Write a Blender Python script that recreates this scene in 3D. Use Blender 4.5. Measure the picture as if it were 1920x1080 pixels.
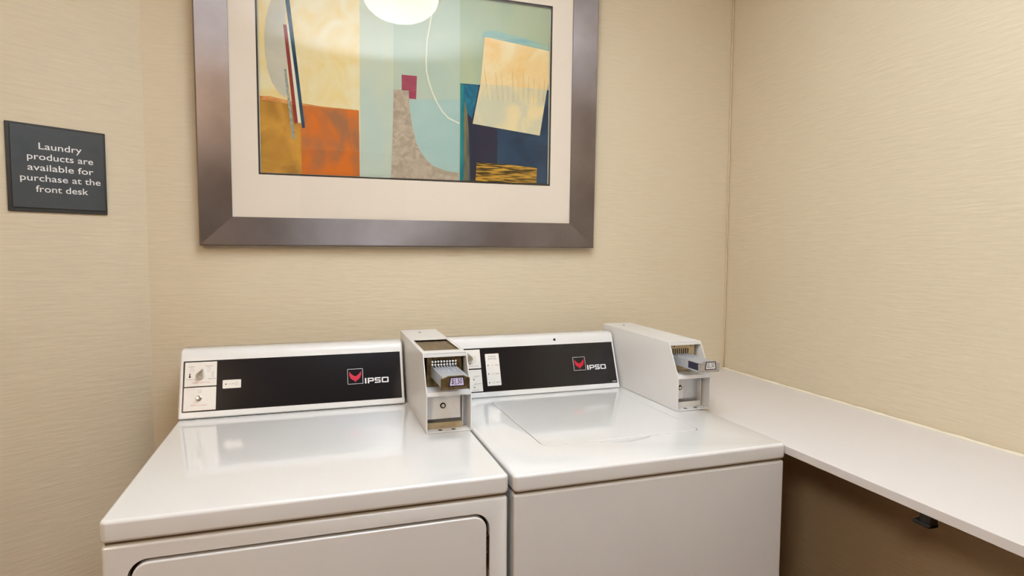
import bpy, bmesh, math
from mathutils import Matrix, Vector
C = bpy.context.scene.collection
for o in list(bpy.data.objects): bpy.data.objects.remove(o)
R = math.radians
ZL = 0.914                     # height of the washer lid above the floor
CAMZ = 1.3506

# ------------------------------------------------------------------ camera
cam_d = bpy.data.cameras.new('camera'); cam = bpy.data.objects.new('camera', cam_d); C.objects.link(cam)
r_ = Vector((0.95052946, -0.31058516, 0.00553273)); u_ = Vector((0.01471504, 0.06281138, 0.99791693)); f_ = Vector((0.31028571, 0.94846802, -0.06427434))
m = Matrix((r_, u_, -f_)).transposed().to_4x4(); m.translation = (0, 0, CAMZ)
cam.matrix_world = m
cam_d.sensor_width = 36; cam_d.lens = 36 * 1131.85 / 1920; cam_d.clip_start = 0.02
bpy.context.scene.camera = cam

# ------------------------------------------------------------------ light and exposure
w = bpy.data.worlds.new('world'); bpy.context.scene.world = w; w.use_nodes = True
w.node_tree.nodes['Background'].inputs[0].default_value = (0.8, 0.85, 0.9, 1); w.node_tree.nodes['Background'].inputs[1].default_value = 0.3
vs = bpy.context.scene.view_settings
vs.view_transform = 'Standard'; vs.look = 'None'; vs.gamma = 1; vs.exposure = 0.0; vs.use_curve_mapping = False
LAMP_POS = (0.38, 0.95); CEIL = 2.44; LAMP_EMIT = 17.0
def area(name, loc, target, size, power, col, spread=180):
    d = bpy.data.lights.new(name, 'AREA'); d.shape = 'SQUARE'; d.size = size; d.energy = power; d.color = col; d.spread = R(spread)
    o = bpy.data.objects.new(name, d); C.objects.link(o); o.location = loc
    o.rotation_euler = (Vector(target) - Vector(loc)).to_track_quat('-Z', 'Y').to_euler()
    return o
# the photographer's flash, aimed at the white ceiling and bounced down
area('area_light', (0.20, -0.15, 1.36), (0.36, 0.42, CEIL), 0.12, 35, (0.82, 0.98, 1.20), 66)

# unseen warm fill light added for the machine fronts, behind and left of camera
area('area_light', (-1.3, -1.1, 2.38), (-.2, 1.0, .8), 0.4, 38, (1.0, 0.76, 0.53))

# ------------------------------------------------------------------ materials
def lin(c):
    return tuple(((v/255)/12.92 if v/255 <= .04045 else ((v/255+.055)/1.055)**2.4) for v in c) + (1,)
def mat(name, rgb, rough=.5, metal=0, coat=0, spec=.5, var=0.0, vscale=(8, 8, 8), rgb2=None, bump=0, bscale=(200, 200, 200), ramp=(.35, .65), detail=4, distort=0):
    """rgb in sRGB 0..255; a noise mixes rgb towards rgb2 (or a slightly darker rgb) and drives a fine bump"""
    M = bpy.data.materials.new(name); M.use_nodes = True; nt = M.node_tree; b = nt.nodes['Principled BSDF']
    b.inputs['Roughness'].default_value = rough; b.inputs['Metallic'].default_value = metal
    b.inputs['Specular IOR Level'].default_value = spec
    b.inputs['Coat Weight'].default_value = coat; b.inputs['Coat Roughness'].default_value = .03
    c1 = lin(rgb); c2 = lin(rgb2) if rgb2 else tuple(x*(1-var) for x in c1[:3]) + (1,)
    tc = nt.nodes.new('ShaderNodeTexCoord')
    def noise(sc, det=detail, dis=distort):
        mp = nt.nodes.new('ShaderNodeMapping'); mp.inputs['Scale'].default_value = sc; nt.links.new(tc.outputs['Object'], mp.inputs[0])
        n = nt.nodes.new('ShaderNodeTexNoise'); n.inputs['Scale'].default_value = 1; n.inputs['Detail'].default_value = det; n.inputs['Distortion'].default_value = dis
        nt.links.new(mp.outputs[0], n.inputs['Vector']); return n
    n = noise(vscale); rp = nt.nodes.new('ShaderNodeMapRange'); rp.inputs[1].default_value = ramp[0]; rp.inputs[2].default_value = ramp[1]
    nt.links.new(n.outputs['Fac'], rp.inputs[0])
    mx = nt.nodes.new('ShaderNodeMix'); mx.data_type = 'RGBA'; mx.inputs['A'].default_value = c1; mx.inputs['B'].default_value = c2
    nt.links.new(rp.outputs[0], mx.inputs['Factor']); nt.links.new(mx.outputs['Result'], b.inputs['Base Color'])
    if bump:
        n2 = noise(bscale, 3, .4); bp = nt.nodes.new('ShaderNodeBump'); bp.inputs['Strength'].default_value = bump; bp.inputs['Distance'].default_value = .002
        nt.links.new(n2.outputs['Fac'], bp.inputs['Height']); nt.links.new(bp.outputs[0], b.inputs['Normal'])
    return M
M = {}
M['wall'] = mat('wallpaper', (215, 201, 175), .62, var=.035, vscale=(18, 18, 160), bump=.42, bscale=(13, 13, 135), spec=.35)
M['ceiling'] = mat('ceiling_paint', (236, 232, 224), .8, var=.03)
M['floor'] = mat('floor_tile', (120, 76, 44), .45, rgb2=(104, 64, 36), vscale=(5, 5, 5))
M['doorwood'] = mat('bounce_door_brown', (112, 72, 46), .45, rgb2=(92, 56, 34), vscale=(14, 14, 1.2))  # brown of the unseen doors, added for warm bounce
M['grout'] = mat('grout', (110, 92, 74), .8)
M['white'] = mat('white_enamel', (229, 229, 228), .12, coat=.5, var=.012, vscale=(3, 3, 3))
M['whitebox'] = mat('white_powder_coat', (229, 228, 226), .32, var=.015, vscale=(6, 6, 6), bump=.03, bscale=(900, 900, 900))
M['plastic'] = mat('white_plastic', (230, 230, 229), .3, var=.01)
M['black'] = mat('black_glossy_overlay', (12, 13, 20), .16, spec=.55, var=.1)
M['seam'] = mat('seam_shadow_gap', (118, 104, 80), .7, var=.1)
M['gap'] = mat('black_seal_and_gap', (12, 11, 10), .7, var=.1)  # black of slots and seals, also the painted shade under the consoles
M['label'] = mat('label_white', (232, 228, 222), .4, var=.01)
M['inkdark'] = mat('ink_black', (35, 34, 36), .5, var=.05)
M['inkgrey'] = mat('ink_grey', (160, 158, 155), .5, var=.05)
M['inkred'] = mat('ink_red', (196, 92, 92), .5, var=.05)
M['logored'] = mat('logo_red', (214, 26, 64), .3, rgb2=(190, 14, 48), vscale=(120, 120, 120))
M['logowhite'] = mat('logo_white', (238, 238, 242), .35, var=.02)
M['logosilver'] = mat('logo_silver', (190, 190, 198), .35, var=.02)
M['chrome'] = mat('chrome', (205, 200, 190), .18, metal=1, var=.05)
M['steel'] = mat('galvanised_steel', (200, 205, 212), .36, metal=.55, var=.1, vscale=(90, 90, 90))
M['nickel'] = mat('speckled_nickel', (196, 190, 184), .35, metal=.7, rgb2=(150, 146, 142), vscale=(420, 420, 420))
M['brass'] = mat('antique_brass', (142, 122, 86), .33, metal=.85, rgb2=(108, 92, 64), vscale=(60, 60, 60))
M['palebrass'] = mat('pale_brass', (205, 186, 150), .38, metal=.5, rgb2=(185, 165, 130), vscale=(60, 60, 60))
M['darkmetal'] = mat('dark_bronze', (70, 55, 38), .4, metal=.7, rgb2=(40, 30, 20), vscale=(120, 120, 120))
M['hollownavy'] = mat('hollow_navy', (30, 34, 62), .35, var=.2)  # colour painted for the shade inside the hollow slide
M['coin'] = mat('bright_glint', (235, 235, 235), .25, metal=.6, var=.03)  # bright metal for the glints between the coin slots
M['pewter'] = mat('brushed_pewter', (134, 125, 123), .36, metal=.75, rgb2=(118, 108, 103), vscale=(6, 6, 6), bump=.05, bscale=(60, 900, 900))
M['mat_board'] = mat('mat_board', (229, 219, 205), .8, var=.02, vscale=(4, 4, 4), spec=.2)
M['matcore'] = mat('black_core', (44, 34, 26), .7, var=.1)
M['signplate'] = mat('charcoal_plastic', (62, 66, 70), .42, rgb2=(48, 54, 62), vscale=(14, 14, 20), ramp=(.5, .75))
M['signedge'] = mat('charcoal_edge', (44, 42, 40), .45, var=.1)
M['signtext'] = mat('sign_lettering', (236, 236, 236), .5, var=.02)
M['laminate'] = mat('white_laminate', (218, 212, 208), .38, var=.015, vscale=(3, 3, 3))
M['caulk'] = mat('caulk', (238, 230, 210), .5, var=.04, vscale=(40, 40, 40))
M['caulk_tan'] = mat('caulk_tan', (214, 194, 162), .5, var=.04, vscale=(40, 40, 40))
M['blackplastic'] = mat('black_plastic', (14, 13, 13), .4, var=.1)
M['lilac'] = mat('price_paper', (214, 204, 238), .5, var=.02)
M['paper'] = mat('price_paper_white', (232, 230, 228), .5, var=.02)
# artwork paints
def art(n, a, b, sc=(9, 9, 9), bump=0, bs=(60, 60, 60), ramp=(.35, .65), dist=.6): M[n] = mat(n, a, .7, rgb2=b, vscale=(sc[0], sc[2], sc[1]), spec=.15, bump=bump, bscale=(bs[0], bs[2], bs[1]), ramp=ramp, detail=6, distort=dist)
art('paint_cream', (226, 216, 176), (224, 202, 138), (11, 11, 9), ramp=(.38, .66), dist=1.2)
art('paint_oval', (196, 192, 172), (184, 182, 166))
art('paint_rust_edge', (218, 160, 96), (190, 120, 58), (30, 30, 60))
art('paint_gold', (202, 150, 62), (156, 112, 46), (14, 14, 12))
art('paint_orange', (156, 106, 70), (204, 110, 38), (12, 12, 8), ramp=(.4, .6))
art('paint_aqua', (180, 197, 186), (192, 200, 176), (10, 10, 4))
art('paint_sage', (172, 190, 174), (184, 193, 170), (6, 6, 6))
art('paint_pool', (158, 186, 180), (166, 192, 184), (8, 8, 8))
art('paint_green', (160, 178, 152), (174, 184, 150), (10, 10, 4))
art('paint_blueband', (128, 170, 172), (166, 190, 164), (10, 10, 60))
art('paint_stone', (184, 170, 150), (160, 146, 126), (34, 34, 34), dist=1.5)
art('paint_maroon', (146, 62, 82), (160, 78, 94), (20, 20, 60))
art('paint_line', (226, 228, 206), (216, 220, 200), (20, 20, 20))
art('paint_teal', (14, 112, 124), (34, 134, 138), (30, 30, 10))
art('paint_tealswirl', (44, 118, 136), (22, 86, 116), (24, 24, 14), dist=1.6)
art('paint_navy', (32, 48, 72), (48, 70, 92), (9, 9, 12))
art('paint_dark', (56, 46, 54), (40, 48, 66), (9, 9, 5))
art('paint_ochre_edge', (128, 118, 78), (74, 84, 84), (60, 60, 8))
art('paint_yellow', (232, 216, 172), (228, 190, 122), (10, 10, 10), bump=.3, bs=(60, 60, 14))
art('paint_yellow_low', (226, 208, 160), (200, 198, 170), (12, 12, 10), ramp=(.4, .6))
art('paint_ridge', (196, 168, 116), (212, 188, 138), (60, 60, 30))
art('paint_ridge_light', (226, 212, 176), (222, 204, 156), (60, 60, 30))
art('paint_streak', (198, 152, 58), (62, 52, 30), (16, 16, 240), ramp=(.42, .56))
art('paint_bar_red', (150, 66, 54), (130, 50, 46), (20, 20, 30))
art('paint_bar_blue', (30, 50, 78), (44, 84, 100), (20, 20, 20))
art('paint_bar_grey', (164, 172, 164), (128, 138, 132), (120, 120, 120))

for n_, tv in (('pewter_rail', (0, 0, 1)), ('pewter_stile', (1, 0, 0))):
    M[n_] = M['pewter'].copy(); nt_ = M[n_].node_tree; cx_ = nt_.nodes.new('ShaderNodeCombineXYZ')
    for i_ in range(3): cx_.inputs[i_].default_value = tv[i_]
    b_ = nt_.nodes['Principled BSDF']; nt_.links.new(cx_.outputs[0], b_.inputs['Tangent']); b_.inputs['Anisotropic'].default_value = .88; b_.inputs['Roughness'].default_value = .36
def glass_mat():
    G = bpy.data.materials.new('picture_glass'); G.use_nodes = True; nt = G.node_tree; nt.nodes.clear()
    out = nt.nodes.new('ShaderNodeOutputMaterial'); tr = nt.nodes.new('ShaderNodeBsdfTransparent'); gl = nt.nodes.new('ShaderNodeBsdfGlossy'); gl.inputs['Roughness'].default_value = .0
    fr = nt.nodes.new('ShaderNodeFresnel'); 
    # a backfacing hit would otherwise be treated as leaving solid glass (total reflection); the pane is thin
    ge = nt.nodes.new('ShaderNodeNewGeometry'); mr = nt.nodes.new('ShaderNodeMapRange'); mr.inputs[3].default_value = 1.5; mr.inputs[4].default_value = 1/1.5
    nt.links.new(ge.outputs['Backfacing'], mr.inputs[0]); nt.links.new(mr.outputs[0], fr.inputs[0])
    mx = nt.nodes.new('ShaderNodeMixShader')
    nt.links.new(fr.outputs[0], mx.inputs[0]); nt.links.new(tr.outputs[0], mx.inputs[1]); nt.links.new(gl.outputs[0], mx.inputs[2]); nt.links.new(mx.outputs[0], out.inputs[0])
    return G
M['glass'] = glass_mat()
def emit_mat():
    G = bpy.data.materials.new('lamp_glass'); G.use_nodes = True; nt = G.node_tree; b = nt.nodes['Principled BSDF']
    b.inputs['Base Color'].default_value = (.9, .88, .84, 1); b.inputs['Emission Color'].default_value = (1, .97, .92, 1); b.inputs['Emission Strength'].default_value = LAMP_EMIT
    return G
M['lamp'] = emit_mat()

# ------------------------------------------------------------------ helpers
WM = {}                         # world matrix of every empty / part
def thing(name, label, cat, loc, rotz=0, group=None, mtx=None):
    o = bpy.data.objects.new(name, None); C.objects.link(o); o.empty_display_size = .1
    W = mtx if mtx else Matrix.Translation(loc) @ Matrix.Rotation(rotz, 4, 'Z')
    o.matrix_world = W; WM[o] = W; o['label'] = label; o['category'] = cat
    if group: o['group'] = group
    return o
def obj(name, bm, mt, parent=None, L=None, frame=None, label=None, smooth=False, bevel=0, kind=None):
    """bm is in root-thing coordinates (times L if given); one mesh object with its own centred origin"""
    if L: bm.transform(L)
    bmesh.ops.remove_doubles(bm, verts=bm.verts, dist=1e-6) if False else None
    me = bpy.data.meshes.new(name)
    vs_ = [v.co for v in bm.verts]
    c = sum(((Vector((min(v[i] for v in vs_), 0, 0))[0] + max(v[i] for v in vs_)) / 2 * Vector([1 if j == i else 0 for j in range(3)]) for i in range(3)), Vector())
    bm.transform(Matrix.Translation(-c)); bm.normal_update(); bm.to_mesh(me); bm.free()
    for x in (mt if isinstance(mt, (list, tuple)) else [mt]): me.materials.append(M[x])
    o = bpy.data.objects.new(name, me); C.objects.link(o)
    if smooth:
        for p in me.polygons: p.use_smooth = True
    root = parent
    while root is not None and root.parent is not None: root = root.parent
    Wr = WM[root] if root is not None else Matrix.Identity(4)
    W = Wr @ Matrix.Translation(c); WM[o] = W
    if parent is not None:
        o.parent = parent; o.matrix_parent_inverse = Matrix.Identity(4); o.matrix_basis = WM[parent].inverted() @ W
    else: o.matrix_basis = W
    if bevel:
        md = o.modifiers.new('bevel', 'BEVEL'); md.width = bevel; md.segments = 3; md.limit_method = 'ANGLE'; md.angle_limit = R(40); md.harden_normals = False
        for p in me.polygons: p.use_smooth = True
        md2 = o.modifiers.new('wn', 'WEIGHTED_NORMAL'); md2.keep_sharp = False
    if label: o['label'] = label
    if kind: o['kind'] = kind
    return o
def B(): return bmesh.new()
def box(bm, x0, x1, y0, y1, z0, z1):
    v = [bm.verts.new(p) for p in ((x0,y0,z0),(x1,y0,z0),(x1,y1,z0),(x0,y1,z0),(x0,y0,z1),(x1,y0,z1),(x1,y1,z1),(x0,y1,z1))]
    for f in ((0,3,2,1),(4,5,6,7),(0,1,5,4),(1,2,6,5),(2,3,7,6),(3,0,4,7)): bm.faces.new([v[i] for i in f])
    return bm
def prism(bm, pts, z0, z1, mi=0):
    """polygon in xy (ccw) extruded along z"""
    a = [bm.verts.new((p[0], p[1], z0)) for p in pts]; b = [bm.verts.new((p[0], p[1], z1)) for p in pts]; n = len(pts)
    fs = [bm.faces.new(a[::-1]), bm.faces.new(b)] + [bm.faces.new((a[i], a[(i+1) % n], b[(i+1) % n], b[i])) for i in range(n)]
    for f in fs: f.material_index = mi
    return bm
def flat(bm, pts, z, mi=0):
    f = bm.faces.new([bm.verts.new((p[0], p[1], z)) for p in pts]); f.material_index = mi
    if f.calc_area() and (f.normal_update() or f.normal.z < 0): f.normal_flip()
def rrect(x0, x1, y0, y1, r, n=8):
    p = []
    for cx, cy, a0 in ((x1-r, y0+r, -90), (x1-r, y1-r, 0), (x0+r, y1-r, 90), (x0+r, y0+r, 180)):
        for k in range(n+1): a = R(a0 + 90*k/n); p.append((cx + r*math.cos(a), cy + r*math.sin(a)))
    return p
def disc(cx, cy, r, n=24): return [(cx + r*math.cos(2*math.pi*k/n), cy + r*math.sin(2*math.pi*k/n)) for k in range(n)]
def lathe(bm, prof, cx=0, cy=0, n=32):
    rings = []
    for r, z in prof: rings.append([bm.verts.new((cx + r*math.cos(2*math.pi*k/n), cy + r*math.sin(2*math.pi*k/n), z)) for k in range(n)])
    for a, b in zip(rings, rings[1:]):
        for k in range(n): bm.faces.new((a[k], a[(k+1) % n], b[(k+1) % n], b[k]))
    bm.faces.new(rings[0][::-1]); bm.faces.new(rings[-1])
    return bm
def tube(bm, pts, r, n=8):
    rings = []
    for i, p in enumerate(pts):
        p = Vector(p); d = (Vector(pts[min(i+1, len(pts)-1)]) - Vector(pts[max(i-1, 0)])).normalized()
        a = d.orthogonal().normalized() if abs(d.z) > .9 else d.cross(Vector((0, 0, 1))).normalized(); b = d.cross(a)
        rr = r[i] if isinstance(r, list) else r
        rings.append([bm.verts.new(p + rr*(math.cos(2*math.pi*k/n)*a + math.sin(2*math.pi*k/n)*b)) for k in range(n)])
    for a, b in zip(rings, rings[1:]):
        for k in range(n): bm.faces.new((a[k], a[(k+1) % n], b[(k+1) % n], b[k]))
    bm.faces.new(rings[0][::-1]); bm.faces.new(rings[-1]); return bm
def axes(O, X, Y, Z):
    m = Matrix((Vector(X), Vector(Y), Vector(Z))).transposed().to_4x4(); m.translation = Vector(O); return m
UP_Y = axes((0, 0, 0), (1, 0, 0), (0, 0, 1), (0, -1, 0))         # local xy plane -> upright plane facing -y
def text_bm(s, width=None, height=None, cx=0, cy=0, depth=.0003, align='CENTER', bold=0.0):
    cu = bpy.data.curves.new('t', 'FONT'); cu.body = s; cu.size = 1; cu.extrude = 0; cu.align_x = 'LEFT'; cu.resolution_u = 4; cu.offset = bold
    o = bpy.data.objects.new('t', cu); C.objects.link(o)
    me = bpy.data.meshes.new_from_object(o.evaluated_get(bpy.context.evaluated_depsgraph_get()))
    bpy.data.objects.remove(o); bpy.data.curves.remove(cu)
    bm = B(); bm.from_mesh(me); bpy.data.meshes.remove(me)
    xs = [v.co.x for v in bm.verts]; ys = [v.co.y for v in bm.verts]; w0 = max(xs)-min(xs); h0 = max(ys)-min(ys)
    sx = width/w0 if width else None; sy = height/h0 if height else None
    sx = sx or sy; sy = sy or sx
    for v in bm.verts: v.co.x = (v.co.x-min(xs)-w0/2)*sx + cx; v.co.y = (v.co.y-min(ys)-h0/2)*sy + cy; v.co.z = depth
    return bm
def join(*bms):
    out = B()
    for b in bms:
        me = bpy.data.meshes.new('x'); b.to_mesh(me); b.free(); out.from_mesh(me); bpy.data.meshes.remove(me)
    return out
def cut(o, cutter_bm, L=None):
    """boolean difference of a thing's mesh with a temporary cutter (root coordinates), baked"""
    if L: cutter_bm.transform(L)
    bmesh.ops.recalc_face_normals(cutter_bm, faces=cutter_bm.faces)
    me = bpy.data.meshes.new('c'); cutter_bm.to_mesh(me); cutter_bm.free(); c = bpy.data.objects.new('c', me); C.objects.link(c)
    root = o
    while root.parent is not None: root = root.parent
    c.matrix_world = WM[root] if root in WM and root.type == 'EMPTY' else Matrix.Identity(4)
    md = o.modifiers.new('cut', 'BOOLEAN'); md.object = c; md.operation = 'DIFFERENCE'; md.solver = 'EXACT'
    if o.modifiers.find('bevel') >= 0 : pass
    bpy.context.view_layer.update()
    dg = bpy.context.evaluated_depsgraph_get(); new = bpy.data.meshes.new_from_object(o.evaluated_get(dg))
    o.modifiers.clear(); old = o.data; o.data = new; bpy.data.meshes.remove(old); bpy.data.objects.remove(c); bpy.data.meshes.remove(me)

# ------------------------------------------------------------------ room
def wall(name, p0, p1, nrm, mt='wall', z0=0, z1=CEIL, t=.1):
    """slab whose inner face runs p0->p1, thickness away from the room (along nrm)"""
    bm = B(); n = Vector(nrm + (0,)).normalized()*t
    a = Vector((p0[0], p0[1], 0)); b = Vector((p1[0], p1[1], 0)); q = [a, b, b+n, a+n]
    pts = [(v.x, v.y) for v in q]
    prism(bm, pts, z0, z1); bmesh.ops.recalc_face_normals(bm, faces=bm.faces)
    return obj(name, bm, mt, kind='structure')
XL, YB, XR, YF, XFL = -.4366, 1.90, 1.4655, -1.9, -2.6
th = R(54); wd = Vector((math.sin(th), math.cos(th), 0)); CL = Vector((XL, YB, 0))
PL = CL - wd*((XL-XFL)/wd.x)
wall('wall_back', (XL, YB), (XR, YB), (0, 1))
wall('wall_right', (XR, YB), (XR, YF), (1, 0))
wall('wall_left', (XL, YB), (PL.x, PL.y), (-wd.y, wd.x))
wall('wall_far_left', (XFL, PL.y), (XFL, YF), (-1, 0))
wall('wall_front', (XFL, YF), (XR, YF), (0, -1))
for dn_, dx_ in (('bounce_door_1', -1.2), ('bounce_door_2', .35)):  # brown doors added out of view to warm the bounce onto the fronts
    bm = B(); box(bm, dx_-.46, dx_+.46, YF+.002, YF+.045, .006, 2.06)
    dr_ = obj(dn_, bm, 'doorwood', kind='structure', bevel=.003)
    bm = B(); tube(bm, [(dx_+.38, YF+.045, 1.0), (dx_+.38, YF+.085, 1.0), (dx_+.38, YF+.09, 1.0), (dx_+.27, YF+.09, 1.0)], .009); obj('door_handle', bm, 'chrome', dr_)
bm = B(); box(bm, XFL-.1, XR+.1, YF-.1, YB+.1, CEIL, CEIL+.1); obj('ceiling', bm, 'ceiling', kind='structure')
bm = B(); box(bm, XFL-.1, XR+.1, YF-.1, YB+.1, -.1, -.004); fl = obj('floor', bm, 'grout', kind='structure')
tm = None; k = 0
x = XR - .3
while x > XFL:
    y = YB - .3
    while y > YF - .3:
        y0 = max(y, YF)
        bm = B(); box(bm, x+.002, x+.298, y0+.002, y+.298, -.004, 0)
        if tm is None or y0 != y or x < XFL+.3:
            t_ = obj('tile', bm, 'floor', fl)
            if tm is None: tm = t_.data
        else:
            bm.free(); t_ = bpy.data.objects.new('tile', tm); C.objects.link(t_); W = Matrix.Translation((x+.15, y+.15, -.002)); WM[t_] = W
            t_.parent = fl; t_.matrix_basis = WM[fl].inverted() @ W
        y -= .3
    x -= .3
# caulk bead in the back right corner
bm = B(); tube(bm, [(XR-.0034, YB-.0034, .907 + i*.06) for i in range(26)], [.0028 + .0006*math.sin(i*2.1) for i in range(26)])
obj('trim_1', bm, 'caulk_tan', kind='structure', smooth=True)

# ------------------------------------------------------------------ console contents shared by both machines
LP = .129097
VP = Vector((0, .045, .121)).normalized(); NP = Vector((0, -VP.z, VP.y))
def console(root, shift, x0, x1, vbase, zbase, dh):
    P = [(0.000, .0), (.0005, .004), (.0055, .0175), (.0505, .1385), (.0545, .150), (.0568, .156+dh*.7), (.0610, .162+dh), (.068, .1655+dh), (.080, .167+dh), (.14, .163+dh), (.14, 0)]
    bm = B(); pts = [(vbase+p[0]-shift.y, zbase+p[1]) for p in P]
    a = [bm.verts.new((x0-shift.x, y, z)) for y, z in pts]; b = [bm.verts.new((x1-shift.x, y, z)) for y, z in pts]; n = len(pts)
    bm.faces.new(a); bm.faces.new(b[::-1])
    for i in range(n): bm.faces.new((a[i], b[i], b[(i+1) % n], a[(i+1) % n]))
    bmesh.ops.recalc_face_normals(bm, faces=bm.faces)
    E = [e for e in bm.edges if abs(e.verts[0].co.x-e.verts[1].co.x) < 1e-6 and max(v.co.y for v in e.verts) < vbase-shift.y+.135]
    bmesh.ops.bevel(bm, geom=E, offset=.006, segments=4, profile=.5, affect='EDGES', clamp_overlap=True)
    c = obj('control_console', bm, 'plastic', root, smooth=True)
    c.modifiers.new('wn', 'WEIGHTED_NORMAL')
    return c
def panel_L(shift, s0, vbase, zbase):
    """panel plane: x = s, y = t up the slope, z = out of the panel"""
    return axes((s0-shift.x, vbase+.0055-shift.y, zbase+.0175), (1, 0, 0), VP, NP)
def logo(par, L, dx=0, lab=None):
    bm = B(); x0, x1, y0, y1, w_ = .4034+dx, .4450+dx, .0446, .0870, .0013
    for q in ((x0, x1, y0, y0+w_), (x0, x1, y1-w_, y1), (x0, x0+w_, y0, y1), (x1-w_, x1, y0, y1)): box(bm, q[0], q[1], q[2], q[3], .0005, .0013)
    obj('logo_square', bm, 'logosilver', par, L)
    half = [(.5, .50), (.36, .57), (.22, .68), (.10, .86), (.085, .62), (.14, .44), (.24, .32), (.37, .24), (.44, .20), (.5, .07)]
    full = half + [(1-p[0], p[1]) for p in half[-2:0:-1]]
    bm = B(); prism(bm, [(x0+.0015+p[0]*(x1-x0-.003), y0+.0015+p[1]*(y1-y0-.003)) for p in full], .0005, .0012); bmesh.ops.recalc_face_normals(bm, faces=bm.faces)
    obj('logo_wings', bm, 'logored', par, L)
    bm = B(); s = .0030; X = .4498+dx; Y = .0447; H = .0150
    def rc(a, b, c, d): box(bm, X+a, X+b, Y+c, Y+d, .0005, .0012)
    rc(0, .0038, 0, H)
    rc(.0075, .0110, 0, H); rc(.0110, .0225, H-s, H); rc(.0110, .0225, .0048, .0048+s); rc(.0205, .0240, .0062, H-.0012)
    a, b = .0265, .0425; rc(a+.001, b, H-s, H); rc(a+.001, b-.001, H/2-s/2, H/2+s/2); rc(a, b-.001, 0, s); rc(a, a+.0034, H/2-.0004, H-.001); rc(b-.0034, b, .001, H/2+.0004)
    a, b = .0455, .0643; rc(a+.001, b-.001, H-s, H); rc(a+.001, b-.001, 0, s); rc(a, a+.0036, .001, H-.001); rc(b-.0036, b, .001, H-.001)
    obj('logo_lettering', bm, 'logowhite', par, L)
def knob(par, L, s, t, rot=0, sc=1):
    """teardrop selector knob pointing up"""
    bm = B(); n = 40; base = []; tops = []
    for k in range(n):
        a = 2*math.pi*k/n; r = .0088*sc
        x_, y_ = r*math.sin(a), r*math.cos(a)
        if math.cos(a) > 0: y_ += .0095*sc*math.cos(a)**3; x_ *= 1 - .45*math.cos(a)**2
        base.append((x_, y_))
    def ring(scale, z): return [bm.verts.new((p[0]*scale, p[1]*scale, z)) for p in base]
    rr = [ring(1.0, .0005), ring(1.0, .010), ring(.86, .0135)]
    for a, b in zip(rr, rr[1:]):
        for k in range(n): bm.faces.new((a[k], a[(k+1) % n], b[(k+1) % n], b[k]))
    # raised grip ridge
    tip = [bm.verts.new((0, y_, .0185)) for y_ in (-.006*sc, .013*sc)]
    top = rr[-1]
    for k in range(n):
        a, b = top[k], top[(k+1) % n]
        ta = tip[1] if a.co.y > .003*sc else tip[0]; tb = tip[1] if b.co.y > .003*sc else tip[0]
        if ta is tb: bm.faces.new((a, b, ta))
        else: bm.faces.new((a, b, tb, ta))
    bm.faces.new(rr[0][::-1]); bmesh.ops.recalc_face_normals(bm, faces=bm.faces)
    bm.transform(Matrix.Translation((s, t, 0)) @ Matrix.Rotation(rot, 4, 'Z'))
    return obj('selector_knob', bm, 'chrome', par, L, smooth=False)
def plate(par, L, x0, x1, y0, y1, r=.0012, z=.0012, name='label_plate', m_='label'):
    bm = B(); prism(bm, rrect(x0, x1, y0, y1, r, 4), .0003, z); return obj(name, bm, m_, par, L)
def word(par, L, s, cx, cy, width, h, ink='inkdark', z=.0014):
    return obj('lettering', text_bm(s, width, h, cx, cy, z), ink, par, L)
def strokes(rects, z=.0014):
    bm = B()
    for a, b, c, d in rects: flat(bm, [(a, c), (b, c), (b, d), (a, d)], z)
    return bm

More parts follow.
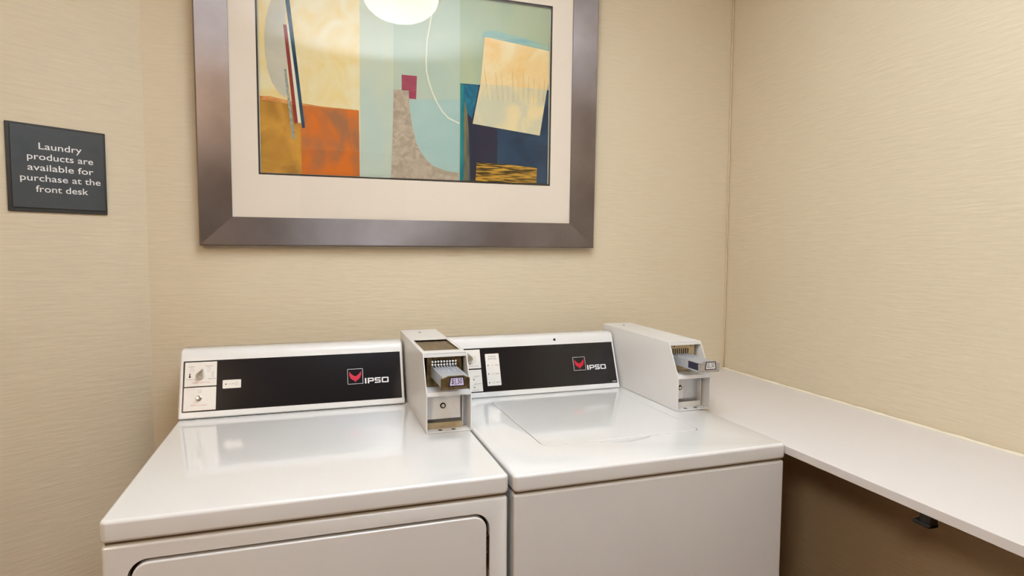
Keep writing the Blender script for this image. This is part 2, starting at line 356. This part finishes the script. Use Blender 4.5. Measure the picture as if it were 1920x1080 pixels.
# ------------------------------------------------------------------ coin box shared by both machines
def coin_box(root, shift, u0, width, v0, zb, washer):
    """sheet metal money box with a slot slide; u0 left side, v0 front foot, zb lid height"""
    T = .0022; WD = width; O = Vector((u0-shift.x, v0-shift.y, zb+.0006)); LT = Matrix.Translation(O)
    prof = [(0, 0), (0, .096), (.005, .100), (.048, .182), (.445, .187), (.445, 0)]
    LS = axes((0, 0, 0), (0, 1, 0), (0, 0, 1), (1, 0, 0))        # yz profile extruded along x
    bm = B()
    for a in (0, WD-T):
        p2 = B(); prism(p2, prof, a, a+T); p2.transform(LS); bm = join(bm, p2)
    # top sheet, back, floor
    def top(a, b, c, d): # sloped top strips between v=c..d
        z_ = lambda v: .182 + (v-.048)*.005/.382
        q = [(a, c, z_(c)-T), (b, c, z_(c)-T), (b, d, z_(d)-T), (a, d, z_(d)-T), (a, c, z_(c)), (b, c, z_(c)), (b, d, z_(d)), (a, d, z_(d))]
        v = [bm.verts.new(p) for p in q]
        for f in ((0,3,2,1),(4,5,6,7),(0,1,5,4),(1,2,6,5),(2,3,7,6),(3,0,4,7)): bm.faces.new([v[i] for i in f])
    e = T*.9
    if washer: top(e, WD-e, .048, .4455)
    else:
        top(e, WD-e, .048, .086); top(e, WD-e, .256, .4455); top(e, .010, .086, .256); top(WD-.008, WD-e, .086, .256)
    box(bm, e, WD-e, .443, .445, 0, .185)
    box(bm, e, WD-e, .002, .30, 0, T)                                          # floor flange
    box(bm, e, WD-e, .048, .052, .172, .182)                                   # short lip under the top edge
    box(bm, e, WD-e, .0005, .070, .094, .097)                                  # shelf
    box(bm, e, WD-e, -.0005, .002, .088, .098)                                 # rolled lip of the shelf
    bmesh.ops.recalc_face_normals(bm, faces=bm.faces)
    bx = obj('coin_box', bm, 'whitebox', root, LT, bevel=.0007)
    # gasket line at the foot
    bm = B(); box(bm, .001, WD-.001, .003, .40, -.0005, .0003); obj('foot_seal', bm, 'gap', bx, LT)
    # inside: dark back of the upper bay
    bm = B(); box(bm, T, WD-T, .085, .087, .097, .178); obj('bay_back', bm, 'darkmetal', bx, LT)
    # face plate with the slots
    pm = 'palebrass' if washer else 'brass'
    bm = B(); box(bm, .012, WD-.010, .062, .065, .098, .172); fp = obj('face_plate', bm, pm, bx, LT, bevel=.0006)
    for sx in (.026, WD-.024): bm = B(); prism(bm, disc(sx, .1675, .0016, 12), .0, .0012); obj('rivet', bm, 'darkmetal', bx, LT @ axes((0, .062, 0), (1, 0, 0), (0, 0, 1), (0, -1, 0)))
    ua, ub, zt, zb_ = .020, .086, .150, .121
    if washer: ua, ub, zt = .012, .076, .147
    # comb of eight black slots
    cu0, cu1 = (ua+.008, ub-.008) if not washer else (ua+.010, ub-.006)
    for k in range(8):
        c = cu0 + (cu1-cu0)*k/7; bm = B(); box(bm, c-.0010, c+.0010, .0600 if washer else .054, .0618, zt-.002, zt+.014); box(bm, c-.0009, c+.0009, .040, .0602, zt-.004, zt-.0008 if washer else zt+.001)
        obj('slot_blade', bm, 'gap', bx, LT)
    if not washer:
        for k in range(9):  # bright pins standing in for specular glints between the slots
            c = cu0 + (cu1-cu0)*(k-.5)/7
            for zz in (zt+.010, zt+.0025):
                bm = B(); lathe(bm, [(.0022, 0), (.0028, .0006), (.0028, .010), (.002, .0112)], n=12)
                bm.transform(axes((c, .0615, zz), (1, 0, 0), (0, 0, 1), (0, -1, 0))); obj('slot_glint', bm, 'coin', bx, LT, smooth=True)
    # slide
    bm = B()
    box(bm, ua+.003, ub-.003, -.068, .062, zt-.0045, zt-.002)                     # top plate
    box(bm, ub-.006, ub-.003, -.068, .062, zb_+.002, zt-.004)
    if washer: box(bm, ua+.003, ua+.006, -.02, .062, zb_+.002, zt-.004)
    else: box(bm, ua+.003, ua+.006, -.068, .062, zb_+.002, zt-.004)
    box(bm, ua+.003, ub-.003, -.068, .062, zb_, zb_+.0025)
    for k in range(7): c = cu0 + (cu1-cu0)*(k+.5)/7; box(bm, c-.0018, c+.0018, .0, .060, zt-.0022, zt-.0002)
    bmesh.ops.recalc_face_normals(bm, faces=bm.faces)
    obj('coin_slide', bm, 'steel', bx, LT, bevel=.0005)
    bm = B(); box(bm, ua+.004, ub-.007, -.066, .02, zb_+.003, zt-.0046); obj('slide_hollow', bm, 'hollownavy', bx, LT)  # navy block stands in for the dark hollow of the slide
    ch = .010
    bm = B(); prism(bm, [(ua, zb_-.002), (ub, zb_-.002), (ub, zt-.006), (ub-ch*.6, zt-.005), (ub-ch*1.3, zt), (ua+ch*1.6, zt), (ua+ch*.6, zt-.005), (ua, zt-.005)], .068, .0715)
    bm.transform(UP_Y); obj('slide_front', bm, 'nickel' if washer else 'brass', bx, LT, bevel=.0006)
    LF = LT @ axes((0, -.0715, 0), (1, 0, 0), (0, 0, 1), (0, -1, 0)); c = (ua+ub)/2 + (.003 if not washer else .004)
    lw = .0190 if not washer else .0175; tz = zb_+.006; th_ = .0205
    bm = B(); prism(bm, [(c-lw, tz-.001), (c+lw, tz-.001), (c+lw*.84, tz+th_), (c-lw*.84, tz+th_)], 0, .0006); obj('price_label', bm, 'inkdark', bx, LF)
    bm = B(); prism(bm, [(c-lw+.0032, tz+.0013), (c+lw-.0032, tz+.0013), (c+lw*.84-.0025, tz+th_-.0026), (c-lw*.84+.0025, tz+th_-.0026)], 0, .0008)
    obj('price_paper', bm, 'paper' if washer else 'lilac', bx, LF)
    tb = text_bm('$1.50', .0242 if not washer else .0215, .0140, c, tz+th_/2-.0004, .0011, bold=.010)
    x_ = c - (.0242 if not washer else .0215)/2 + .0094*(1 if not washer else .89)
    tb = join(tb, strokes([(x_-.0026, x_+.0026, tz+th_/2-.0004-.0062, tz+th_/2-.0004-.0052)], .0012))
    obj('price_lettering', tb, 'inkdark', bx, LF)
    bm = strokes([(ua+.004+i*.0048, ua+.0065+i*.0048, tz-.0043, tz-.0034) for i in range(12)], .0003); obj('slide_engraving', bm, 'inkdark' if washer else 'palebrass', bx, LF)
    # lower bay: vault door with lock
    dz0, dz1, dv = .026, .0875, .030
    if washer:
        bm = B(); box(bm, T+.004, .078, dv+.008, dv+.012, dz0, dz1); obj('vault_back_plate', bm, 'steel', bx, LT)
        bm = B(); box(bm, T+.001, .036, dv, dv+.004, dz0+.001, dz1-.001); obj('vault_door', bm, 'whitebox', bx, LT, bevel=.0008); lx_, lz_ = .025, .058
    else:
        bm = B(); box(bm, T+.001, .088, dv, dv+.004, dz0, dz1); prism_pts = [(.046, dz1-.001), (.087, dz0+.008), (.087, dz1-.001)]
        t2 = B(); prism(t2, prism_pts, -dv, -dv+.0012); t2.transform(UP_Y); bm = join(bm, t2); bmesh.ops.recalc_face_normals(bm, faces=bm.faces)
        obj('vault_door', bm, 'steel' if False else 'whitebox', bx, LT, bevel=.0006); lx_, lz_ = .045, .058
    LK = LT @ axes((lx_, dv, lz_), (1, 0, 0), (0, 0, 1), (0, -1, 0))
    bm = B(); lathe(bm, [(.0068, 0), (.0068, .0018), (.0052, .0022), (.0052, .0008), (.003, .0008)], n=24); obj('lock_ring', bm, 'gap', bx, LK)
    bm = B(); lathe(bm, [(.0042, .0004), (.0042, .0030), (.0034, .0036), (.0015, .0036)], n=20); obj('lock_cylinder', bm, 'chrome', bx, LK, smooth=False)
    bm = B(); box(bm, T, WD-T, .045, .047, .003, .094); obj('bay_liner', bm, 'steel', bx, LT)
    bm = B(); box(bm, .0925, .0945, .030, .046, .004, .094); obj('bay_flange', bm, 'whitebox', bx, LT)
    bm = B(); box(bm, T, .092, .030, .0335, .0025, .017); obj('bay_sill', bm, 'palebrass' if not washer else 'whitebox', bx, LT)
    for hx in (.036, .068): bm = B(); prism(bm, disc(hx, .017, .0052, 20), T, T+.0004); obj('floor_hole', bm, 'darkmetal', bx, LT)
    bm = B(); lathe(bm, [(.0030, .1865), (.0030, .1873), (.002, .1877)], WD*.45, .385, 16); obj('screw', bm, 'darkmetal', bx, LT)
    if not washer:
        bm = B(); box(bm, .0095, WD-.0075, .086, .256, .1775, .1795); obj('top_inlay', bm, 'brass', bx, LT)
    return bx

def cabinet(root, shift, W_, D_, top, lid_h, hz=.006):
    """painted cabinet body, dark seam and lid slab; returns body, lid"""
    bm = B(); box(bm, .0015-shift.x, W_-.0015-shift.x, .004-shift.y, D_-.004-shift.y, .022, top-lid_h-hz)
    body = obj('cabinet_body', bm, 'white', root, bevel=.006)
    bm = B(); box(bm, .006-shift.x, W_-.006-shift.x, .012-shift.y, D_-.01-shift.y, top-lid_h-hz-.001, top-lid_h+.001); obj('lid_seam', bm, 'seam', root)
    bm = B(); prism(bm, rrect(-shift.x, W_-shift.x, -shift.y, D_-shift.y, .012, 6), top-lid_h, top)
    lid = obj('top_panel', bm, 'white', root, bevel=.0065)
    for a in (.05, W_-.05):
        for b_ in (.06, D_-.06):
            bm = B(); lathe(bm, [(.02, 0), (.02, .012), (.010, .014), (.010, .024)], a-shift.x, b_-shift.y, 16); obj('foot', bm, 'blackplastic', root)
    return body, lid

# ------------------------------------------------------------------ dryer
DW, DD = .683, .705; sh = Vector((DW/2, DD/2, 0)); ZD = .917
dryer = thing('dryer', 'white coin operated dryer with hinged front door, left of the pair', 'dryer', (-.332+DW/2, 1.0815+DD/2, 0))
body, lid = cabinet(dryer, sh, DW, DD, ZD, .0375, .006)
# door recess and door
Lf = axes((-sh.x, .004-sh.y, 0), (1, 0, 0), (0, 0, 1), (0, -1, 0))
cb = B(); prism(cb, rrect(.037, .6445, .30, .8465, .032, 10), -.022, .03); cut(body, cb, Lf)
bm = B(); prism(bm, rrect(.043, .6385, .306, .8405, .026, 10), -.020, .0015); bmesh.ops.recalc_face_normals(bm, faces=bm.faces)
door = obj('door', bm, 'white', dryer, Lf, bevel=.003)
bm = B(); prism(bm, rrect(.0375, .644, .3005, .846, .032, 10), -.0218, -.0202); obj('door_groove_shade', bm, 'darkmetal', dryer, Lf)  # dark sheet paints the shade at the bottom of the door groove
bm = B(); box(bm, .6392, .6438, .735, .800, -.016, -.003); hg = obj('hinge', bm, 'darkmetal', door, Lf)
for z_ in (.7995, .767, .735): bm = B(); box(bm, .6395, .6437, z_-.001, z_+.001, -.0032, -.0005); obj('hinge_pin', bm, 'brass', door, Lf)
con = console(dryer, sh, .000, .567, .590, ZD+.0018, 0)
bm = B(); box(bm, .006-sh.x, .560-sh.x, .5910-sh.y, .70-sh.y, ZD-.001, ZD+.0040); obj('console_gap_shade', bm, 'gap', dryer)  # black strip paints the shadow gap under the console
L = panel_L(sh, .010, .590, ZD+.0012)
bm = B(); prism(bm, rrect(-.0014, .549, -.0012, .1298, .001, 3), -.001, .0005); obj('control_panel', bm, 'black', con, L)
plate(con, L, .0026, .0768, .0640, .1262); plate(con, L, .0022, .0765, .0024, .0608)
plate(con, L, .0912, .1350, .0542, .0760, .002)
knob(con, L, .0377, .0900, R(-22), 1.0)
bm = B(); lathe(bm, [(.0066, .0008), (.0066, .003), (.0050, .0035), (.0050, .009), (.0042, .0098), (.001, .0100)], .0374, .0335, 24); obj('start_button', bm, 'chrome', con, L)
word(con, L, 'NORMAL', .0185, .1145, .014, .0020); word(con, L, 'DELICATE', .0585, .1150, .017, .0020)
word(con, L, 'HIGH TEMP', .0660, .0820, .018, .0022); word(con, L, 'NO HEAT', .0145, .0820, .015, .0020)
word(con, L, 'FABRIC SELECTOR', .0410, .0730, .042, .0024, 'inkred'); word(con, L, 'PUSH TO START', .0380, .0155, .037, .0026, 'inkred')
obj('indicator_dot', (lambda b: (flat(b, disc(.0990, .0651, .0017, 16), .0014), b)[1])(B()), 'inkdark', con, L)
word(con, L, 'IN USE', .1125, .0653, .012, .0018)
bm = B(); prism(bm, disc(.0143, .0885, .0026, 16), .0013, .0015); prism(bm, [(.0130, .089), (.0156, .089), (.0156, .0975), (.0130, .0975)], .0013, .0015); obj('thermometer_icon', bm, 'inkdark', con, L)
def outline(cx, cy, w_, h_, t=.0006): return [(cx-w_/2, cx+w_/2, cy+h_/2-t, cy+h_/2), (cx-w_/2, cx+w_/2, cy-h_/2, cy-h_/2+t), (cx-w_/2, cx-w_/2+t, cy-h_/2, cy+h_/2), (cx+w_/2-t, cx+w_/2, cy-h_/2, cy+h_/2)]
obj('icon', strokes(outline(.0185, .1055, .009, .007) + [(.0175, .0195, .1095, .1110)]), 'inkgrey', con, L)
obj('icon', strokes(outline(.0580, .1065, .005, .011)), 'inkgrey', con, L)
obj('icon', strokes(outline(.0675, .0935, .004, .013)), 'inkgrey', con, L)
obj('icon', strokes(outline(.0385, .0515, .007, .007)), 'inkgrey', con, L)
obj('icon', strokes(outline(.1235, .0655, .005, .008)), 'inkgrey', con, L)
logo(con, L, 0)
coin_box(dryer, sh, .5745, .1080, .2955, ZD, False)

# ------------------------------------------------------------------ washer
WW, WD_ = .653, .705; sh = Vector((WW/2, WD_/2, 0)); yw = R(.4)
Wm = Matrix.Translation((.360, 1.079, 0)) @ Matrix.Rotation(yw, 4, 'Z') @ Matrix.Translation((WW/2, WD_/2, 0))
washer = thing('washing_machine', 'white coin operated top loading washing machine with flush lid, right of the pair', 'washing machine', None, mtx=Wm)
body, top_ = cabinet(washer, sh, WW, WD_, ZL, .035, .005)
u0, u1, v0, v1 = .119, .527, .146, .560
LB = Matrix.Translation((-sh.x, -sh.y, 0))
# fold the bevel into the mesh, then cut the lid opening and the finger scoop
cb = B(); prism(cb, rrect(u0-.0018, u1+.0018, v0-.0018, v1+.002, .024, 10), ZL-.012, ZL+.02); cut(top_, cb, LB)
cb = B()
ns, nr = 24, 8; rings = []
for j in range(nr+1):
    a = math.pi/2*j/nr; rings.append([cb.verts.new((.318+.072*math.cos(a)*math.cos(2*math.pi*k/ns), v0+.004+.030*math.cos(a)*math.sin(2*math.pi*k/ns), ZL+.0015-.011*math.sin(a))) for k in range(ns)] if j < nr else [cb.verts.new((.318, v0+.004, ZL-.0095))])
for a, b in zip(rings[:-2], rings[1:-1]):
    for k in range(ns): cb.faces.new((a[k], a[(k+1) % ns], b[(k+1) % ns], b[k]))
for k in range(ns): cb.faces.new((rings[-2][k], rings[-2][(k+1) % ns], rings[-1][0]))
cb.faces.new(rings[0]); cut(top_, cb, LB)
bm = B(); prism(bm, rrect(u0, u1, v0, v1, .022, 10), ZL-.010, ZL+.0009); lidw = obj('lid', bm, 'white', washer, LB, bevel=.0014)
con = console(washer, sh, .000, .5595, .605, ZL+.0004, .003)
bm = B(); box(bm, .004-sh.x, .556-sh.x, .6068-sh.y, .70-sh.y, ZL-.001, ZL+.0014); obj('console_gap_shade', bm, 'gap', washer)  # black strip for the shade below the washer console
L = panel_L(sh, 0, .605, ZL)
bm = B(); prism(bm, rrect(.0085, .5515, -.0014, .1304, .001, 3), -.001, .0005); obj('control_panel', bm, 'black', con, L)
plate(con, L, .0120, .1102, .0700, .1262); plate(con, L, .0120, .1100, .0015, .0662)
plate(con, L, .1252, .1680, .0158, .1115, .0015)
knob(con, L, .0760, .0975, R(18), 1.05)
for a, b in ((.0716, .1145), (.0775, .0845)): bm = B(); prism(bm, disc(a, b, .0018, 12), .0013, .0016); obj('dial_dot', bm, 'inkdark', con, L)
knob(con, L, .0520, .0350, R(30), 1.05)
word(con, L, 'TEMPERATURE', .0850, .0765, .036, .0024, 'inkred'); obj('icon', strokes(outline(.0930, .0990, .005, .014)), 'inkgrey', con, L)
word(con, L, 'HOT', .0940, .0895, .007, .0018, 'inkgrey')
word(con, L, 'NORMAL', .0950, .0470, .020, .0022); word(con, L, 'PERM PRESS', .0960, .0240, .022, .0022); word(con, L, 'DELICATE', .0880, .0060, .018, .0020)
for y_ in (.0435, .0205): obj('icon', strokes([(.079, .098, y_, y_+.0006)]), 'inkgrey', con, L)
for y_ in (.0395, .0165): bm = B(); flat(bm, [(.081, y_), (.089, y_), (.085, y_-.0065)], .0014); obj('icon', bm, 'inkgrey', con, L)
word(con, L, 'CYCLE', .1464, .1034, .0215, .0042); word(con, L, 'STATUS', .1464, .0960, .0250, .0042)
for k, (t_, s_) in enumerate(((.0765, 'WASH'), (.0510, 'RINSE'), (.0250, 'SPIN'))):
    b = B(); flat(b, disc(.1318, t_, .0018, 16), .0014); obj('indicator_dot', b, 'inkdark', con, L)
    word(con, L, s_, .1583, t_, .0115, .0030); obj('icon', strokes(outline(.1450, t_, .006 if k else .002, .006, .0005)), 'inkgrey', con, L)
obj('fine_print', strokes([(.5345, .5490, .0030, .0050)], .0008), 'logosilver', con, L)
logo(con, L, .0045)
bm = B(); lathe(bm, [(.0042, .0), (.0042, .0016), (.003, .0018)], .3550, .1460, 20); obj('cap_plug', bm, 'gap', con, L @ Matrix.Translation((0, 0, -.0006)))
coin_box(washer, sh, .5680, .1030, .3030, ZL, True)

# ------------------------------------------------------------------ counter
CT = .9055; CX = 1.0165
counter = thing('counter', 'long white laminate folding counter along the right wall', 'counter', ((CX+XR)/2, .0, 0))
def world_bm(bm): bm.transform(WM[counter].inverted()); return bm
bm = B(); box(bm, CX, XR-.0005, YF+.2, YB-.001, CT-.0185, CT); obj('countertop', world_bm(bm), 'laminate', counter, bevel=.001)
bm = B(); n = 150; tube(bm, [(XR-.0062, YB-.004-(YB-YF-.3)*i/n, CT+.001) for i in range(n+1)], [.0046+.0011*math.sin(i*1.7)*math.sin(i*.53+1) for i in range(n+1)]); obj('caulk_bead', world_bm(bm), 'caulk', counter, smooth=True)
bm = B(); box(bm, CX+.004, CX+.022, .750, .772, CT-.042, CT-.0185); box(bm, CX+.001, CX+.024, .750, .784, CT-.042, CT-.035)
obj('bracket', world_bm(bm), 'blackplastic', counter, label='small black bracket under the front edge', bevel=.002)
bm = B(); box(bm, CX-.0002, CX+.0025, .585, .603, CT-.0006, CT+.0002); obj('edge_chip', world_bm(bm), 'gap', counter)
for y_ in (-1.0, .15): # wall cleats carrying the far end
    bm = B(); box(bm, XR-.30, XR-.0005, y_-.012, y_+.012, CT-.05, CT-.0185); box(bm, XR-.025, XR-.0005, y_-.012, y_+.012, CT-.25, CT-.05); obj('support_bracket', world_bm(bm), 'blackplastic', counter)

# ------------------------------------------------------------------ framed picture (local x right, y up, z out of the picture; leans forward 1.1 degrees)
t = R(1.1); PX = .6035
Pm = axes((-.304+PX, 1.866, 1.3556), (1, 0, 0), (0, -math.sin(t), math.cos(t)), (0, -math.cos(t), -math.sin(t)))
pic = thing('framed_picture', 'abstract print in a wide pewter frame with cream mat, above the machines', 'picture', None, mtx=Pm)
FW, FH, FM = 1.207, .986, .0858
def fr_L(p0, p1, q1, q0): # one mitred member: outer edge p0-p1, inner q0-q1, bevelled section
    bm = B(); zo, zi, zb = -.002, -.006, -.0325
    v = [bm.verts.new((a[0]-PX, a[1], z)) for a, z in ((p0, zo-.004), (p1, zo-.004), (p1, zb), (p0, zb), (q0, zb), (q1, zb), (q1, zi), (q0, zi))]
    def ins(a, b, f): return (a[0]+(b[0]-a[0])*f, a[1]+(b[1]-a[1])*f)
    r0, r1 = ins(p0, q0, .05), ins(p1, q1, .05)
    w0, w1 = bm.verts.new((r0[0]-PX, r0[1], zo+.002)), bm.verts.new((r1[0]-PX, r1[1], zo+.002))
    for f in ((v[0], v[1], w1, w0), (w0, w1, v[6], v[7]), (v[1], v[0], v[3], v[2]), (v[3], v[4], v[5], v[2]), (v[4], v[7], v[6], v[5]), (v[0], w0, v[7], v[4], v[3]), (v[1], v[2], v[5], v[6], w1)): bm.faces.new(f)
    bmesh.ops.recalc_face_normals(bm, faces=bm.faces); return bm
o4 = [(0, 0), (FW, 0), (FW, FH), (0, FH)]; i4 = [(FM, FM-.004), (FW-FM-.003, FM-.004), (FW-FM-.003, FH-FM), (FM, FH-FM)]
for k in range(4):
    a, b = k, (k+1) % 4; obj('frame_rail', fr_L(o4[a], o4[b], i4[b], i4[a]), 'pewter_stile' if k % 2 else 'pewter_rail', pic)
# mat board with opening
px0, px1, py0, py1 = .1600, 1.0435, .2070, .7740
def ring_bm(outer, inner, z0, z1):
    bm = B(); (a, b, c, d), (e, f, g, h) = outer, inner
    box(bm, a, b, c, g, z0, z1); box(bm, a, b, h, d, z0, z1); box(bm, a, e, g, h, z0, z1); box(bm, f, b, g, h, z0, z1); return bm
s_ = lambda q: (q[0]-PX, q[1]-PX, q[2], q[3])
obj('mat_board', ring_bm(s_((FM-.004, FW-FM+.002, FM-.008, FH-FM+.004)), s_((px0-.0035, px1+.0035, py0-.0035, py1+.0035)), -.0130, -.0115), 'mat_board', pic)
obj('inner_mat', ring_bm(s_((px0-.02, px1+.02, py0-.02, py1+.02)), s_((px0+.0014, px1-.0014, py0+.0014, py1-.0014)), -.0142, -.0132), 'matcore', pic)
bm = B(); box(bm, FM-.004-PX, FW-FM+.002-PX, FM-.008, FH-FM+.004, -.030, -.0275); obj('backing_board', bm, 'matcore', pic)
bm = B(); flat(bm, [(FM-.003-PX, FM-.007), (FW-FM+.001-PX, FM-.007), (FW-FM+.001-PX, FH-FM+.003), (FM-.003-PX, FH-FM+.003)], -.0085); obj('glass_pane', bm, 'glass', pic)
# the print: flat painted shapes, layer upon layer
layers = []; names = []
def A(m_, *pts): layers.append((m_, list(pts)))
A('paint_line', (-.002, -.002), (.888, -.002), (.888, .572), (-.002, .572))                        # paper edge
W_, H_ = .8805, .564; b0 = .003
A('paint_cream', (b0, b0), (.281, b0), (.281, H_), (b0, H_))
A('paint_aqua', (.278, b0), (.376, b0), (.378, .14), (.38, .27), (.40, .40), (.40, H_), (.281, H_))
A('paint_sage', (.374, b0), (.583, b0), (.584, H_), (.38, H_), (.378, .27))
A('paint_green', (.583, b0), (W_, b0), (W_, H_), (.583, H_))
# left column
A('paint_gold', (b0, b0), (.113, b0), (.112, .198), (b0, .207))
A('paint_orange', (.113, b0), (.277, b0), (.276, .197), (.112, .199))
A('paint_rust_edge', (b0, .207), (.112, .199), (.276, .196), (.276, .198), (.166, .201), (.111, .206), (.062, .213), (.030, .219), (b0, .217))
A('paint_oval', (.0700, .218), (.0745, .223), (.0780, .300), (.0760, .420), (.0740, .530), (.0600, .528), (.0460, .505), (.0330, .470), (.0230, .430), (.0185, .385), (.0195, .335), (.0260, .290), (.0370, .257), (.0530, .232))
A('paint_bar_grey', (.069, .298), (.0755, .298), (.0955, .105), (.088, .100))
A('paint_line', (.0765, .421), (.0850, .421), (.113, .149), (.1045, .149))
A('paint_bar_red', (.0690, .421), (.0785, .421), (.104, .149), (.0945, .147))
A('paint_bar_blue', (.0685, H_), (.0825, H_), (.0880, .482), (.1235, .137), (.116, .135), (.0770, .480))
# centre
A('paint_pool', (.427, .243), (.50, .247), (.582, .254), (.581, b0), (.50, b0), (.43, .12))
A('paint_maroon', (.403, .3125), (.449, .3125), (.4465, .243), (.424, .244), (.424, .268), (.403, .267))
A('paint_stone', (.379, .267), (.424, .266), (.4255, .235), (.428, .205), (.435, .160), (.448, .110), (.460, .086), (.478, .062), (.500, .044), (.538, .031), (.581, .027), (.581, b0), (.370, b0), (.375, .132))
arc = [(.500, .540), (.488, .463), (.4805, .424), (.477, .361), (.4785, .330), (.485, .300), (.496, .268), (.510, .240), (.528, .212), (.547, .194), (.582, .180)]
def band(pts, w_):
    Lp, Rp = [], []
    for i, p in enumerate(pts):
        d = Vector(pts[min(i+1, len(pts)-1)]) - Vector(pts[max(i-1, 0)]); d.normalize(); n_ = Vector((-d.y, d.x))*w_/2; Lp.append((p[0]+n_.x, p[1]+n_.y)); Rp.append((p[0]-n_.x, p[1]-n_.y))
    return Lp + Rp[::-1]
A('paint_line', *band(arc, .0045))
# right column
A('paint_navy', (.585, b0), (W_, b0), (W_, .307), (.585, .303))
A('paint_dark', (.606, b0), (.706, b0), (.707, .170), (.640, .200), (.606, .245), (.600, .190))
A('paint_ochre_edge', (.595, b0), (.618, b0), (.612, .16), (.605, .235), (.597, .25))
A('paint_tealswirl', (.592, .300), (.643, .304), (.636, .262), (.630, .232), (.622, .198), (.608, .212), (.598, .252))
A('paint_teal', (.584, b0), (.595, b0), (.596, .300), (.586, .304))
A('paint_blueband', (.652, .452), (.660, .468), (.700, .474), (.800, .462), (.879, .444), (.880, .425), (.66, .449))
yl = lambda s, t_: (.663+(.881-.663)*s - (.663-.6245)*(1-t_) + 0*s, 0)
A('paint_yellow', (.662, .452), (.8805, .431), (.8805, .334), (.874, .308), (.6495, .308))
A('paint_yellow_low', (.6495, .308), (.874, .308), (.851, .159), (.6245, .182))
for i in range(24):
    s = i/23; xb = .664 + .196*s; xt = xb - .012*(1-s)+.004*s; A('paint_ridge' if i % 2 else 'paint_ridge_light', (xb, .262+.010*math.sin(i*2.2)), (xb+.0016, .262), (xt+.0012, .345+.014*math.sin(i*1.3)), (xt, .345))
A('paint_streak', (.634, b0), (.841, b0), (.842, .054), (.74, .060), (.637, .061))
bm = B(); used = []
for i, (m_, pts) in enumerate(layers):
    if m_ not in used: used.append(m_)
    cl = [(min(max(p[0], -.002), .888), min(p[1], .572)) for p in pts]
    flat(bm, [(p[0]+px0-PX, p[1]+py0) for p in cl], -.0215 + i*.00011, used.index(m_))
obj('print', bm, used, pic)

# ------------------------------------------------------------------ wall sign
so = CL + wd*(-.2005); nrm = Vector((wd.y, -wd.x, 0))
Sm = axes((so.x+nrm.x*.0, so.y+nrm.y*.0, 1.5385), wd, (0, 0, 1), nrm)
sign = thing('wall_sign', 'square charcoal sign with white lettering about laundry products on the left wall', 'sign', None, mtx=Sm)
bm = B(); box(bm, -.1030, .1030, -.1045, .1045, .0005, .0065); obj('base_plate', bm, 'signedge', sign, bevel=.0015)
bm = B(); box(bm, -.0955, .0975, -.0955, .0985, .0065, .0095); obj('face_plate', bm, 'signplate', sign, bevel=.0015)
for k, (s, w_, cx, h_) in enumerate((('Laundry', .0890, .0035, None), ('products are', .1370, .004, None), ('available for', .1370, .004, None), ('purchase at the', .1670, .004, None), ('front desk', .1090, .0045, None))):
    b = text_bm(s, w_, None, cx, 0, 0, bold=.004)
    # baseline alignment: measure the letters' baseline from the raw layout
    desc = any(c in s for c in 'pqgyj'); ys = [v.co.y for v in b.verts]; h = max(ys)-min(ys); base = min(ys) + (.225*h if desc else 0)
    sc_ = .0158/(h*(1-.225) if desc else h)
    for v in b.verts: v.co.y = (v.co.y-base)*sc_ + (.0455-.0256*k); v.co.z = .0097
    obj('lettering', b, 'signtext', sign)

# ------------------------------------------------------------------ ceiling light (seen reflected in the picture glass)
lamp = thing('ceiling_light', 'round white dome ceiling light reflected in the picture glass', 'lamp', (LAMP_POS[0], LAMP_POS[1], CEIL))
bm = B(); lathe(bm, [(.175, -.018), (.180, -.014), (.180, -.0005), (.10, -.0005)], n=48); obj('base_ring', bm, 'chrome', lamp)
bm = B(); pr = [(.001, -.123)] + [(.165*math.sin(R(a)), -.018-.105*math.cos(R(a))) for a in range(8, 91, 8)] + [(.165, -.018)]; lathe(bm, pr, n=48); obj('glass_dome', bm, 'lamp', lamp, smooth=True)
